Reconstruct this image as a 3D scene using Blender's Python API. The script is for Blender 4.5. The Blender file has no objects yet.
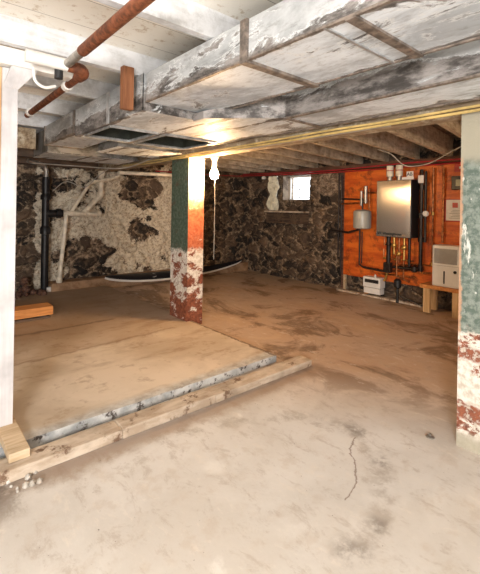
import bpy, bmesh, math, random
from mathutils import Vector, Matrix, noise
C = bpy.context.scene.collection
V = Vector
R = math.radians
random.seed(4)

# ------------------------------------------------------------------ camera
cam = bpy.data.cameras.new('camera')
camo = bpy.data.objects.new('camera', cam); C.objects.link(camo)
cam.sensor_fit = 'VERTICAL'; cam.sensor_height = 24.0
cam.lens = 393 / 574 * 24.0
cam.shift_x = 0.0; cam.shift_y = -78.5 / 574
cam.clip_start = 0.02
A_ = R(40.6); TH = R(0.95)
fw = V((math.sin(A_), math.cos(A_), 0)); rt = V((math.cos(A_), -math.sin(A_), 0)); up = V((0, 0, 1))
rr = rt * math.cos(TH) + up * math.sin(TH)
uu = up * math.cos(TH) - rt * math.sin(TH)
# image right axis keeps the horizon dropping slightly to the right, as in the photograph
M = Matrix((rr, uu, -fw)).transposed().to_4x4()
M.translation = V((0, 0, 1.4))
camo.matrix_world = M
bpy.context.scene.camera = camo

# ------------------------------------------------------------------ world, lights, exposure
sc = bpy.context.scene
w = bpy.data.worlds.new('daylight'); sc.world = w; w.use_nodes = True
w.node_tree.nodes['Background'].inputs[0].default_value = (0.93, 0.97, 1.0, 1)
w.node_tree.nodes['Background'].inputs[1].default_value = 5.0
sc.view_settings.view_transform = 'Standard'; sc.view_settings.look = 'None'
sc.view_settings.gamma = 1.0; sc.view_settings.use_curve_mapping = False
sc.view_settings.exposure = 0.0

def area(name, loc, to, size, power, col, sy=None):
    l = bpy.data.lights.new(name, 'AREA'); l.energy = power; l.color = col; l.size = size
    if sy: l.shape = 'RECTANGLE'; l.size_y = sy
    o = bpy.data.objects.new(name, l); C.objects.link(o); o.location = loc
    o.rotation_euler = (V(to) - V(loc)).to_track_quat('-Z', 'Y').to_euler()
    return o
area('unseen_key_light', (-1.7, -1.3, 1.5), (1.8, 2.4, 1.2), 0.8, 225, (1.0, 0.97, 0.94))  # unseen area light behind the camera, added to brighten the foreground
area('bounce_light', (-0.3, -0.2, 0.9), (0.6, 1.2, 2.4), 0.9, 18, (1.0, 0.97, 0.94))  # unseen fill aimed upwards, standing in for light bounced onto the ceiling
def point(name, loc, power, col, rad=0.04):
    l = bpy.data.lights.new(name, 'POINT'); l.energy = power; l.color = col; l.shadow_soft_size = rad
    o = bpy.data.objects.new(name, l); C.objects.link(o); o.location = loc
    return o
point('unseen_panel_fill', (4.1, -0.3, 1.9), 50, (1.0, 0.70, 0.42), 0.12)  # unseen warm fill added to light the orange panel

# ------------------------------------------------------------------ node helpers
class NT:
    def __init__(s, name):
        s.m = bpy.data.materials.new(name); s.m.use_nodes = True
        s.t = s.m.node_tree; s.b = s.t.nodes['Principled BSDF']; s._c = None
    def n(s, typ, **kw):
        x = s.t.nodes.new(typ)
        for k, v in kw.items():
            if k.startswith('i_'): s.put(x.inputs[k[2:].replace('_', ' ')], v)
            else: setattr(x, k, v)
        return x
    def put(s, sock, v):
        if isinstance(v, bpy.types.NodeSocket): s.t.links.new(v, sock)
        elif isinstance(v, (tuple, list)):
            if len(v) == 3 and sock.type == 'RGBA': v = (*v, 1)
            sock.default_value = v
        else: sock.default_value = v
    def co(s):
        if s._c is None: s._c = s.n('ShaderNodeTexCoord').outputs['Object']
        return s._c
    def mapp(s, scale, loc=(0, 0, 0)):
        x = s.n('ShaderNodeMapping'); s.put(x.inputs[0], s.co()); x.inputs[1].default_value = loc; x.inputs[3].default_value = scale
        return x.outputs[0]
    def noise(s, scale, detail=5, rough=0.6, vec=None, dist=0.0):
        x = s.n('ShaderNodeTexNoise'); s.put(x.inputs['Vector'], vec or s.co())
        x.inputs['Scale'].default_value = scale; x.inputs['Detail'].default_value = detail
        x.inputs['Roughness'].default_value = rough; x.inputs['Distortion'].default_value = dist
        return x.outputs[0]
    def ramp(s, fac, a, b):
        x = s.n('ShaderNodeMapRange'); s.put(x.inputs[0], fac)
        x.inputs[1].default_value = a; x.inputs[2].default_value = b
        x.interpolation_type = 'SMOOTHSTEP'
        return x.outputs[0]
    def math(s, op, a, b=0.0):
        x = s.n('ShaderNodeMath', operation=op); s.put(x.inputs[0], a); s.put(x.inputs[1], b); return x.outputs[0]
    def mix(s, f, a, b):
        x = s.n('ShaderNodeMix', data_type='RGBA'); s.put(x.inputs[0], f); s.put(x.inputs[6], a); s.put(x.inputs[7], b)
        return x.outputs[2]
    def mul(s, a, b): return s.math('MULTIPLY', a, b)
    def xyz(s):
        x = s.n('ShaderNodeSeparateXYZ'); s.put(x.inputs[0], s.co()); return x.outputs
    def out(s, col=None, rough=0.7, metal=0.0, bump=None, bstr=0.3, bdist=0.01):
        if col is not None: s.put(s.b.inputs['Base Color'], col)
        s.put(s.b.inputs['Roughness'], rough); s.put(s.b.inputs['Metallic'], metal)
        if bump is not None:
            x = s.n('ShaderNodeBump'); x.inputs['Strength'].default_value = bstr; x.inputs['Distance'].default_value = bdist
            s.put(x.inputs['Height'], bump); s.t.links.new(x.outputs[0], s.b.inputs['Normal'])
        return s.m

def simple(name, col, rough=0.6, metal=0.0, var=0.25, scale=14, bstr=0.15):
    t = NT(name); f = t.noise(scale)
    d = tuple(c * (1 - var) for c in col); l = tuple(min(1, c * (1 + var * 0.6)) for c in col)
    return t.out(t.mix(t.ramp(f, .35, .65), d, l), rough, metal, f, bstr, 0.004)

def wood(name, a, b, axis='Y', rough=0.75, peel=None, amount=(.45, .6)):
    t = NT(name); sc_ = {'X': (1.2, 16, 16), 'Y': (16, 1.2, 16), 'Z': (16, 16, 1.2), 'C': (1.5, 4, 4)}[axis]
    f = t.noise(2.2, 6, .65, t.mapp(sc_)); g = t.noise(3.0, 4)
    col = t.mix(t.ramp(f, .35, .65), a, b)
    col = t.mix(t.mul(t.ramp(g, .45, .75), .5), col, tuple(c * .5 for c in a))
    if peel: col = t.mix(t.ramp(t.noise(7, 8, .7, t.mapp((1, 1, 1), (3, 1, 7))), *amount), col, peel)
    return t.out(col, rough, 0, f, .3, .004)

MT = {}
MT['ceil_board'] = wood('painted_boards', (.60, .54, .46), (.80, .75, .67), 'X', .6, (.88, .84, .77), (.30, .5))
MT['joist_white'] = wood('whitewashed_joist', (.50, .50, .50), (.66, .67, .68), 'X', .6, (.72, .73, .75), (.38, .6))  # cool grey of the shaded joist sides mixed into the white
MT['joist_old'] = wood('worn_whitewashed_joist', (.30, .23, .16), (.55, .46, .35), 'X', .8, (.66, .58, .46), (.40, .72))
MT['board_old'] = wood('worn_boards', (.22, .16, .10), (.40, .32, .23), 'Y', .8, (.55, .48, .38), (.5, .7))
MT['beam'] = wood('old_beam', (.22, .15, .09), (.46, .36, .24), 'Y', .8, (.62, .55, .42), (.5, .65))
MT['pine'] = wood('raw_pine', (.48, .34, .20), (.68, .54, .37), 'X', .6)
MT['pine_v'] = wood('raw_pine_upright', (.55, .34, .15), (.74, .52, .28), 'Z', .6)
MT['pine_orange'] = wood('orange_board', (.50, .19, .05), (.68, .30, .09), 'X', .55)
MT['brown_wood'] = wood('brown_block', (.17, .06, .022), (.28, .11, .045), 'Z', .6)
MT['white_wood'] = wood('white_post', (.58, .56, .565), (.66, .64, .645), 'Z', .5)
MT['white_paint'] = wood('white_header', (.72, .70, .66), (.86, .84, .80), 'X', .5, (.45, .24, .10), (.68, .75))
MT['curb'] = wood('curb_timber', (.42, .32, .23), (.66, .56, .45), 'C', .8, (.17, .10, .06), (.55, .64))
MT['dark_wood'] = wood('dark_timber', (.06, .04, .03), (.17, .11, .07), 'X', .8)
MT['sill_wood'] = wood('sill_timber', (.07, .03, .02), (.17, .09, .06), 'Y', .8)
MT['rust'] = simple('rusty_iron', (.20, .065, .028), .65, .25, .55, 26, .5)
MT['cast_iron'] = simple('black_cast_iron', (.016, .016, .018), .42, .3, .4, 20, .4)
MT['black_pipe'] = simple('black_pipe', (.03, .022, .02), .4, .4, .4, 20)
MT['copper'] = simple('old_copper', (.42, .17, .07), .35, .9, .5, 20)
MT['brass'] = simple('brass', (.62, .40, .12), .35, .9, .3, 20)
MT['pvc'] = simple('aged_pvc', (.80, .72, .58), .45, 0, .2, 9)
MT['pvc_white'] = simple('white_pvc', (.80, .78, .74), .4, 0, .08, 9, .03)
MT['galv_pipe'] = simple('galvanised_pipe', (.45, .42, .38), .4, .7, .3, 18)
MT['white_plastic'] = simple('white_plastic', (.78, .77, .74), .4, 0, .05, 6, .02)
MT['grey_plastic'] = simple('grey_plastic', (.36, .35, .33), .5, 0, .1, 10, .02)
MT['black_plastic'] = simple('black_plastic', (.015, .015, .016), .4, 0, .2, 10, .02)
MT['red'] = simple('red_paint', (.42, .012, .01), .4, 0, .2, 10, .02)
MT['red_pex'] = simple('red_tubing', (.40, .02, .03), .35, 0, .2, 10, .02)
MT['yellow_cable'] = simple('yellow_cable', (.62, .45, .17), .45, 0, .25, 8, .02)
MT['grey_cable'] = simple('grey_cable', (.42, .38, .32), .45, 0, .2, 8, .02)
MT['tank'] = simple('grey_tank_paint', (.40, .40, .37), .38, .1, .08, 6, .02)
MT['paper'] = simple('paper', (.80, .78, .76), .7, 0, .08, 12, .02)
MT['ink'] = simple('grey_ink', (.12, .12, .14), .7, 0, .1, 12, .0)
MT['alu'] = simple('window_frame_paint', (.45, .46, .47), .5, 0, .1, 12, .02)
MT['board_deck'] = simple('black_deck', (.012, .013, .018), .35, 0, .2, 5, .02)

def m_duct():
    t = NT('galvanised_duct'); x, y, z = t.xyz()
    a = t.noise(2.0, 8, .66, t.mapp((1.4, .7, 1.6)), .5); b = t.noise(9, 7, .72, t.mapp((1, .35, 1)))
    c = t.noise(3.6, 9, .72, t.mapp((1.3, .6, 1.8), (7, 2, 3)), .6)
    g = t.n('ShaderNodeNewGeometry'); sp = t.n('ShaderNodeSeparateXYZ'); t.put(sp.inputs[0], g.outputs['Normal'])
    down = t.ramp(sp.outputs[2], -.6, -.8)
    # grime gathers along the lower part of the sides and along the folded edges underneath
    def near(c0, w): return t.ramp(t.math('ABSOLUTE', t.math('SUBTRACT', x, c0)), w, 0.0)
    side = t.math('MAXIMUM', t.mul(t.ramp(z, 2.20, 2.10), 1.0), t.mul(t.ramp(x, 1.9, 1.95), t.ramp(z, 2.14, 2.05)))
    edge = t.math('MAXIMUM', t.math('MAXIMUM', near(1.22, .06), near(1.74, .05)), t.math('MAXIMUM', near(1.99, .05), near(2.40, .12)))
    grime = t.math('ADD', t.mul(t.math('SUBTRACT', 1.0, down), side), t.mul(down, edge))
    k = t.math('ADD', c, t.mul(grime, .21))
    col = t.mix(t.ramp(a, .38, .60), (.30, .315, .325), (.55, .57, .58))
    col = t.mix(down, col, t.mix(t.ramp(a, .36, .56), (.46, .50, .54), (.82, .88, .94)))  # undersides paler and cooler than the sides, offsetting warm bounce in the colour
    col = t.mix(t.mul(t.ramp(b, .5, .7), .55), col, (.36, .37, .38))
    col = t.mix(t.mul(t.ramp(k, .575, .635), .95), col, t.mix(t.ramp(b, .40, .62), (.045, .036, .03), (.36, .33, .31)))
    f2 = t.noise(30, 6, .75, t.mapp((1, .3, 1))); col = t.mix(t.mul(t.ramp(f2, .5, .68), .4), col, (.14, .125, .115))
    e = t.math('ABSOLUTE', t.math('SUBTRACT', k, .575))
    col = t.mix(t.mul(t.ramp(e, .018, .003), .6), col, (.86, .88, .88))
    return t.out(col, t.n('ShaderNodeMapRange', i_Value=b, i_To_Min=.46, i_To_Max=.72).outputs[0], .25, b, .2, .004)
MT['duct'] = m_duct()
def m_duct_dark():
    t = NT('shaded_duct'); a = t.noise(3, 7, .65, t.mapp((1, 1, 1)), 1.0)
    col = t.mix(t.ramp(a, .4, .62), (.10, .095, .08), (.34, .33, .31))  # darker copy of the duct metal, shade put into the colour
    return t.out(col, .5, .5, a, .2, .004)
MT['duct_dark'] = m_duct_dark()
MT['duct_edge'] = simple('duct_folded_edge', (.50, .51, .51), .35, .6, .3, 12)
MT['duct_tape'] = simple('dirty_duct_tape', (.22, .18, .15), .5, .3, .5, 22)
MT['duct_inside'] = simple('duct_inside', (.05, .055, .045), .6, .3, .4, 5)

STEEL_ROT = 0.0
def m_steel():
    t = NT('brushed_steel'); f = t.noise(4, 3, .5, t.mapp((1, 1, 120)))
    tg = t.n('ShaderNodeTangent', direction_type='RADIAL', axis='Z'); t.put(t.b.inputs['Tangent'], tg.outputs[0]); t.b.inputs['Anisotropic'].default_value = .85; t.b.inputs['Anisotropic Rotation'].default_value = STEEL_ROT
    return t.out(t.mix(f, (.52, .47, .41), (.74, .69, .62)), .24, .95, f, .02, .001)
MT['steel'] = m_steel()

def seg_dist(t, px, py, a, b):
    ax, ay = a; bx, by = b; dx, dy = bx - ax, by - ay; L2 = dx * dx + dy * dy
    u = t.math('ADD', t.mul(t.math('SUBTRACT', px, ax), dx / L2), t.mul(t.math('SUBTRACT', py, ay), dy / L2))
    u = t.math('MINIMUM', t.math('MAXIMUM', u, 0.0), 1.0)
    ex = t.math('SUBTRACT', px, t.math('ADD', t.mul(u, dx), ax)); ey = t.math('SUBTRACT', py, t.math('ADD', t.mul(u, dy), ay))
    return t.math('SQRT', t.math('ADD', t.mul(ex, ex), t.mul(ey, ey)))
def line_mask(t, px, py, pts, w0, w1):
    d = None
    for a, b in zip(pts, pts[1:]):
        q = seg_dist(t, px, py, a, b); d = q if d is None else t.math('MINIMUM', d, q)
    return t.ramp(d, w1, w0)
def spot(t, px, py, c, r0, r1):
    ex = t.math('SUBTRACT', px, c[0]); ey = t.math('SUBTRACT', py, c[1])
    return t.ramp(t.math('SQRT', t.math('ADD', t.mul(ex, ex), t.mul(ey, ey))), r1, r0)

def m_floor(slab=False):
    t = NT('slab_concrete' if slab else 'floor_concrete')
    x, y, _ = t.xyz()
    n1 = t.noise(1.1, 7, .6, None, .4); n2 = t.noise(7, 8, .7); n3 = t.noise(38, 4, .6); wv = t.noise(9, 5, .7, t.mapp((1, 1, 1), (4, 9, 0)))
    px = t.math('ADD', x, t.mul(t.math('SUBTRACT', wv, .5), .16)); py = t.math('ADD', y, t.mul(t.math('SUBTRACT', n2, .5), .16))
    if slab:
        col = t.mix(t.ramp(n1, .35, .65), (.50, .405, .30), (.72, .62, .50))
        st = t.noise(2.2, 7, .65, t.mapp((.5, 1.6, 1)))
        col = t.mix(t.mul(t.ramp(st, .5, .68), .55), col, (.28, .17, .09))
        col = t.mix(t.mul(t.ramp(n2, .52, .66), .5), col, (.32, .21, .13))
        g = line_mask(t, px, py, [(.4, 2.46), (1.6, 2.48), (2.6, 2.52)], .04, .14)
        col = t.mix(t.mul(g, .85), col, t.mix(t.ramp(n2, .4, .62), (.62, .62, .60), (.34, .33, .31)))
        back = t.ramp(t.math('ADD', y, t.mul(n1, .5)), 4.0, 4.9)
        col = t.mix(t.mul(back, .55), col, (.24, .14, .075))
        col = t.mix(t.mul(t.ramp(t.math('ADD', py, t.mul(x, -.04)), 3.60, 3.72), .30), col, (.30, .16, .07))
        col = t.mix(t.mul(line_mask(t, px, y, [(2.60, 2.5), (2.61, 3.9)], .008, .03), .85), col, (.16, .09, .05))
        g = line_mask(t, px, py, [(.4, 3.68), (1.2, 3.72), (2.3, 3.8)], .0, .035)
        col = t.mix(t.mul(g, .45), col, (.20, .12, .07))
        g = line_mask(t, px, py, [(.6, 4.55), (1.3, 4.50), (1.9, 4.52)], .0, .05)
        col = t.mix(t.mul(g, .7), col, (.14, .08, .05))
    else:
        col = t.mix(t.ramp(n1, .35, .65), (.58, .545, .50), (.72, .69, .65))
        # bulb's warm glow painted into the floor away from the front, with blotches
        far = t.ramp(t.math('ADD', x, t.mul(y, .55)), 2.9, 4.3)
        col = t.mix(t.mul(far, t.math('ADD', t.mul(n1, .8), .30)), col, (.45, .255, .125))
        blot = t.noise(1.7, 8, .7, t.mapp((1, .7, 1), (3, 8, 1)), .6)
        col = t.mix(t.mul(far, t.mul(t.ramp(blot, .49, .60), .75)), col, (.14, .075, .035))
        str_ = t.noise(6, 9, .78, t.mapp((1.6, .8, 1), (1, 5, 2)), .4)
        col = t.mix(t.mul(t.ramp(str_, .52, .64), .35), col, (.30, .22, .16)); col = t.mix(t.mul(t.ramp(str_, .44, .36), .4), col, (.74, .68, .60))
        col = t.mix(t.mul(far, t.mul(t.ramp(blot, .44, .36), .35)), col, (.62, .46, .30))
        col = t.mix(t.mul(t.ramp(n2, .50, .66), .3), col, (.47, .38, .30))
        arc = [(1.2, 2.12), (1.66, 2.0), (2.07, 1.75), (2.2, 1.48), (2.17, 1.3), (2.05, 1.15), (1.78, .98), (1.6, .93), (1.4, .93)]
        col = t.mix(t.mul(line_mask(t, px, py, arc, .01, .10), t.mul(t.ramp(n2, .42, .64), .45)), col, (.30, .26, .22))
        for c, r in (((2.2, 1.42), .11), ((1.62, .93), .06), ((1.42, .92), .10), ((2.05, 1.15), .06)):
            col = t.mix(t.mul(spot(t, px, py, c, r * .1, r * 1.2), t.mul(t.ramp(n2, .40, .60), .6)), col, (.20, .17, .15))
        sx = t.math('ADD', x, t.mul(t.math('SUBTRACT', wv, .5), .08)); sy = t.math('ADD', y, t.mul(t.math('SUBTRACT', n2, .5), .08))
        col = t.mix(t.mul(line_mask(t, sx, sy, [(2.13, 1.37), (2.0, 1.31), (1.9, 1.2), (1.78, 1.13), (1.65, 1.09)], .001, .007), .75), col, (.20, .13, .09))
        col = t.mix(t.mul(line_mask(t, px, py, [(.5, 2.2), (1.6, 2.18), (2.8, 2.19)], .02, .15), .75), col, (.27, .18, .12))
        col = t.mix(t.mul(spot(t, px, py, (.28, 2.25), .05, .38), t.ramp(n2, .38, .55)), col, (.16, .12, .09))
        for c, r in (((1.3, 1.69), .08), ((.95, 1.2), .05), ((1.75, 2.0), .03)):
            col = t.mix(t.mul(spot(t, px, py, c, r * .2, r), .6), col, (.80, .78, .74))
        sp = t.noise(60, 2, .5)
        col = t.mix(t.ramp(sp, .74, .78), col, (.15, .12, .10))
    bm = t.math('ADD', n2, t.mul(n3, .35))
    return t.out(col, t.n('ShaderNodeMapRange', i_Value=n1, i_To_Min=.45, i_To_Max=.8).outputs[0], 0, bm, .25, .008)

def m_stone(name, wash=False):
    # 'stone' = random shade per stone, 'edge' = distance to the joint, 'wash' = lime wash cover
    t = NT(name)
    s = t.n('ShaderNodeAttribute', attribute_name='stone').outputs['Fac']; e = t.n('ShaderNodeAttribute', attribute_name='edge').outputs['Fac']
    n = t.noise(7, 9, .74, None, .6); n2 = t.noise(24, 7, .74, None, .5); n3 = t.noise(2.2, 5, .6); n4 = t.noise(13, 8, .75, t.mapp((1, 1, 1.4), (5, 3, 8)), .8)
    col = t.mix(t.mul(s, s), (.012, .010, .009), (.13, .085, .055))
    col = t.mix(t.mul(t.ramp(n, .48, .60), .6), col, (.22, .145, .09))
    jn = t.math('ADD', e, t.mul(t.math('SUBTRACT', n4, .5), .6))
    col = t.mix(t.mul(t.ramp(jn, .13, .0), t.math('ADD', .35, t.mul(n3, .7))), col, t.mix(t.ramp(n2, .35, .62), (.14, .09, .055), (.62, .47, .32)))
    col = t.mix(t.ramp(n4, .58, .66), col, (.008, .007, .006))
    col = t.mix(t.mul(t.ramp(n2, .60, .68), .7), col, (.50, .40, .28))
    wsh = t.n('ShaderNodeAttribute', attribute_name='wash').outputs['Fac']
    if wash:
        f = t.ramp(t.math('ADD', wsh, t.mul(t.math('SUBTRACT', n, .5), 1.6)), .45, .55)
        wc = t.mix(t.ramp(n2, .36, .56), (.34, .26, .17), (.76, .69, .56))
        wc = t.mix(t.mul(t.mul(t.ramp(jn, .02, -.12), t.ramp(n3, .42, .58)), .8), wc, (.16, .11, .07))  # crevice shadows painted into the lime wash along the joints
        wc = t.mix(t.ramp(n4, .60, .66), wc, (.10, .07, .045))
        col = t.mix(f, col, wc)
    else:
        f = t.ramp(t.math('ADD', wsh, t.mul(t.math('SUBTRACT', n, .5), 1.4)), .45, .6)
        col = t.mix(f, col, t.mix(t.ramp(n4, .42, .6), (.13, .09, .06), (.44, .34, .25)))
    return t.out(col, .8, 0, t.math('ADD', n, t.mul(n2, .5)), .9, .03)

def m_brick(name, mode):
    # coordinates of the column are in metres from its base; the joints are real geometry
    t = NT(name); x, y, z = t.xyz(); n = t.noise(6, 8, .72, t.mapp((1.1, 1.1, 1.7))); n2 = t.noise(26, 6, .7); n3 = t.noise(2.5, 5)
    brick = t.mix(t.ramp(n2, .35, .65), (.13, .035, .02), (.33, .105, .05))
    white = t.mix(t.ramp(n2, .35, .6), (.52, .45, .36), (.78, .73, .66))
    fade = t.n('ShaderNodeMapRange', i_Value=z)          # whitewash gets thinner towards the foot
    fade.inputs[1].default_value = 0.0; fade.inputs[2].default_value = 1.0; fade.inputs[3].default_value = -.10; fade.inputs[4].default_value = .10
    col = t.mix(t.ramp(t.math('ADD', n, fade.outputs[0]), .47, .52), brick, white)
    if mode == 'near':
        col = t.mix(t.ramp(t.math('ADD', n, .075), .47, .51), brick, white)
        for lo, hi in ((.53, .60), (.17, .27)):
            zz = t.math('ADD', z, t.mul(t.math('SUBTRACT', n, .5), .10))
            col = t.mix(t.mul(t.ramp(n2, .42, .5), t.mul(t.ramp(zz, lo - .012, lo + .012), t.ramp(zz, hi + .012, hi - .012))), col, brick)
        col = t.mix(t.ramp(t.math('ADD', z, t.mul(n, .08)), .15, .10), col, t.mix(n2, (.30, .27, .20), (.55, .50, .40)))
    green = t.mix(t.ramp(n2, .4, .66), (.05, .08, .055), (.135, .175, .13)) if mode != 'near' else t.mix(t.ramp(n2, .4, .62), (.095, .13, .105), (.24, .275, .235))
    red = t.mix(t.ramp(n2, .38, .62), (.36, .075, .03), (.52, .16, .07))
    if mode == 'far':
        # painted red on the side that faces the room's front, green on the others
        gx = t.n('ShaderNodeNewGeometry'); sp = t.n('ShaderNodeSeparateXYZ'); t.put(sp.inputs[0], gx.outputs['Normal'])
        isr = t.ramp(sp.outputs[1], -.55, -.75)
        redcol = t.mix(t.ramp(t.math('ADD', z, t.mul(n, .5)), 1.62, 1.85), red, (.72, .60, .48))  # bulb's cream glow painted into the top of the red face
        redcol = t.mix(t.ramp(n, .60, .66), redcol, (.74, .62, .5))
        green = t.mix(t.ramp(n, .56, .62), green, (.10, .075, .05)); paint = t.mix(isr, green, redcol)
        cover = t.ramp(t.math('ADD', z, t.mul(t.math('SUBTRACT', n, .5), .45)), .86, .93)
    else:
        paint = green
        st = t.noise(5, 8, .72, t.mapp((3, 3, .8)))
        paint = t.mix(t.ramp(st, .57, .62), paint, (.66, .66, .60)); paint = t.mix(t.mul(t.ramp(st, .42, .36), .7), paint, (.07, .11, .09))
        paint = t.mix(t.ramp(t.math('ADD', y, t.mul(t.math('SUBTRACT', n, .5), .06)), .912, .926), paint, t.mix(n2, (.34, .14, .06), (.62, .42, .28)))
        zt = t.math('ADD', z, t.mul(t.math('SUBTRACT', n3, .5), .2))
        paint = t.mix(t.ramp(zt, 1.66, 1.74), paint, (.36, .33, .25))
        cover = t.ramp(t.math('ADD', z, t.mul(t.math('SUBTRACT', n, .5), .35)), .66, .72)
    col = t.mix(cover, col, paint)
    return t.out(col, .65, 0, t.math('ADD', n, n2), .5, .006)

def m_panel():
    t = NT('orange_plywood'); x, y, z = t.xyz()
    f = t.noise(2, 6, .6, t.mapp((1, 1.3, 6))); g = t.noise(6, 6, .7)
    col = t.mix(t.ramp(f, .35, .65), (.50, .075, .008), (.74, .17, .02))
    col = t.mix(t.mul(t.ramp(g, .50, .64), .75), col, (.16, .03, .008))
    return t.out(col, .45, 0, f, .1, .003)
MT['panel'] = m_panel()
t = NT('window_glass'); t.b.inputs['Transmission Weight'].default_value = 1.0; t.b.inputs['IOR'].default_value = 1.1
MT['glass'] = t.out((.95, .97, 1.0), .05)
t = NT('glowing_bulb'); t.b.inputs['Emission Color'].default_value = (1.0, .62, .30, 1); t.b.inputs['Emission Strength'].default_value = 760
MT['bulb'] = t.out((1, .9, .7), .3)
t = NT('thermostat_screen'); MT['screen'] = t.out((.22, .24, .16), .3)

# ------------------------------------------------------------------ mesh helpers
def B(): return bmesh.new()
def box(bm, x0, x1, y0, y1, z0, z1, bev=0.0, rot=None, c=None):
    r = bmesh.ops.create_cube(bm, size=1.0)
    vs = r['verts']
    bmesh.ops.scale(bm, vec=(abs(x1 - x0), abs(y1 - y0), abs(z1 - z0)), verts=vs)
    if bev > 0:
        es = list({e for v in vs for e in v.link_edges})
        rb = bmesh.ops.bevel(bm, geom=es, offset=bev, segments=2, affect='EDGES', profile=.6)
        vs = list({v for f in rb['faces'] for v in f.verts} | {v for v in vs if v.is_valid})
    if rot is not None: bmesh.ops.rotate(bm, matrix=rot, cent=(0, 0, 0), verts=vs)
    bmesh.ops.translate(bm, vec=((x0 + x1) / 2, (y0 + y1) / 2, (z0 + z1) / 2), verts=vs)
    return vs
def tube(bm, pts, r, seg=10, closed=False):
    pts = [V(p) for p in pts]; rings = []
    rs = r if isinstance(r, (list, tuple)) else [r] * len(pts)
    t0 = (pts[1] - pts[0]).normalized()
    ref = V((0, 0, 1)) if abs(t0.z) < .9 else V((1, 0, 0))
    nrm = (ref - t0 * ref.dot(t0)).normalized()
    for i, p in enumerate(pts):
        if i == 0: t = t0
        elif i == len(pts) - 1: t = (pts[i] - pts[i - 1]).normalized()
        else: t = ((pts[i] - pts[i - 1]).normalized() + (pts[i + 1] - pts[i]).normalized()).normalized()
        nrm = (nrm - t * nrm.dot(t)).normalized(); bn = t.cross(nrm)
        rings.append([bm.verts.new(p + (nrm * math.cos(a) + bn * math.sin(a)) * rs[i]) for a in [2 * math.pi * k / seg for k in range(seg)]])
    for a, b in zip(rings, rings[1:]):
        for k in range(seg): bm.faces.new((a[k], a[(k + 1) % seg], b[(k + 1) % seg], b[k]))
    bm.faces.new(rings[0][::-1]); bm.faces.new(rings[-1])
def smooth_path(pts, n=6):
    pts = [V(p) for p in pts]; P = [pts[0] * 2 - pts[1]] + pts + [pts[-1] * 2 - pts[-2]]; out = []
    for i in range(1, len(P) - 2):
        for k in range(n):
            t = k / n; a, b, c, d = P[i - 1:i + 3]
            out.append(.5 * ((2 * b) + (c - a) * t + (2 * a - 5 * b + 4 * c - d) * t * t + (3 * b - a - 3 * c + d) * t ** 3))
    out.append(pts[-1]); return out
def lathe(bm, prof, c=(0, 0, 0), seg=24, axis='Z'):
    rings = []
    for r, z in prof:
        ring = []
        for k in range(seg):
            a = 2 * math.pi * k / seg; q = (r * math.cos(a), r * math.sin(a), z)
            if axis == 'X': q = (z, r * math.cos(a), r * math.sin(a))
            if axis == 'Y': q = (r * math.sin(a), z, r * math.cos(a))
            ring.append(bm.verts.new((c[0] + q[0], c[1] + q[1], c[2] + q[2])))
        rings.append(ring)
    for a, b in zip(rings, rings[1:]):
        for k in range(seg): bm.faces.new((a[k], a[(k + 1) % seg], b[(k + 1) % seg], b[k]))
    bm.faces.new(rings[0][::-1]); bm.faces.new(rings[-1])
def obj(name, bm, mat, parent=None, smooth=False):
    bmesh.ops.recalc_face_normals(bm, faces=bm.faces)
    me = bpy.data.meshes.new(name); bm.to_mesh(me); bm.free()
    me.materials.append(MT[mat] if isinstance(mat, str) else mat)
    if smooth:
        for p in me.polygons: p.use_smooth = True
        if hasattr(me, 'set_sharp_from_angle'): me.set_sharp_from_angle(angle=R(40))
    o = bpy.data.objects.new(name, me); C.objects.link(o)
    if parent:
        o.parent = parent; o.location = (0, 0, 0) if parent.parent else -parent.location
    return o
# every mesh is written in world coordinates; a thing's Empty sits at its base and its parts are shifted back
def thing(name, label, cat, loc, group=None):
    o = bpy.data.objects.new(name, None); C.objects.link(o); o.location = loc; o.empty_display_size = .1
    return tag(o, label, cat, group)
def tag(o, label, cat, group=None):
    o['label'] = label; o['category'] = cat
    if group: o['group'] = group
    return o
def struct(o): o['kind'] = 'structure'; return o

# ------------------------------------------------------------------ room shell
YL, XB = 6.85, 5.98          # far left stone wall, far right stone wall
X0, Y0 = -2.2, -2.4
bm = B(); bmesh.ops.create_grid(bm, x_segments=40, y_segments=44, size=1)
for v in bm.verts:
    v.co.x = X0 + (v.co.x + 1) / 2 * (XB + .3 - X0); v.co.y = Y0 + (v.co.y + 1) / 2 * (YL + .3 - Y0)
    v.co.z = 0
bm2 = B(); box(bm2, X0, XB + .3, Y0, YL + .3, -.12, -.001)
bm2.free()
fl = struct(obj('floor', bm, m_floor()))
# raised slab behind the curb
bm = B(); n = 46
top = []; botm = []
def sl_edge(x): return 2.475 + .03 * (x - .3) / 2.3 + .018 * noise.noise(V((x * 6, 1, 0))) + .008 * noise.noise(V((x * 25, 1, 0)))
front = [(X0 + (2.61 - X0) * i / n, sl_edge(X0 + (2.61 - X0) * i / n)) for i in range(n + 1)]
right = [(2.615 + .012 * noise.noise(V((0, i * .7, 3))), 2.54 + (6.8 - 2.54) * i / 20) for i in range(1, 21)]
poly = front + right + [(X0, 6.8)]
tv = [bm.verts.new((x, y, .062)) for x, y in poly]; bv = [bm.verts.new((x, y, -.01)) for x, y in poly]
bm.faces.new(tv); bm.faces.new(bv[::-1])
for i in range(len(poly)):
    j = (i + 1) % len(poly); bm.faces.new((tv[i], bv[i], bv[j], tv[j]))
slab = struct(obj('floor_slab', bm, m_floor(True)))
def m_slab_edge():
    t = NT('slab_edge_concrete'); f = t.noise(14, 7, .7); g = t.noise(4, 5)
    return t.out(t.mix(t.ramp(f, .52, .62), t.mix(t.ramp(g, .4, .6), (.30, .31, .31), (.62, .62, .60)), (.07, .055, .045)), .8, 0, f, .6, .008)
slab.data.materials.append(m_slab_edge())
for p in slab.data.polygons:
    if abs(p.normal.z) < .5: p.material_index = 1

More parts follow.
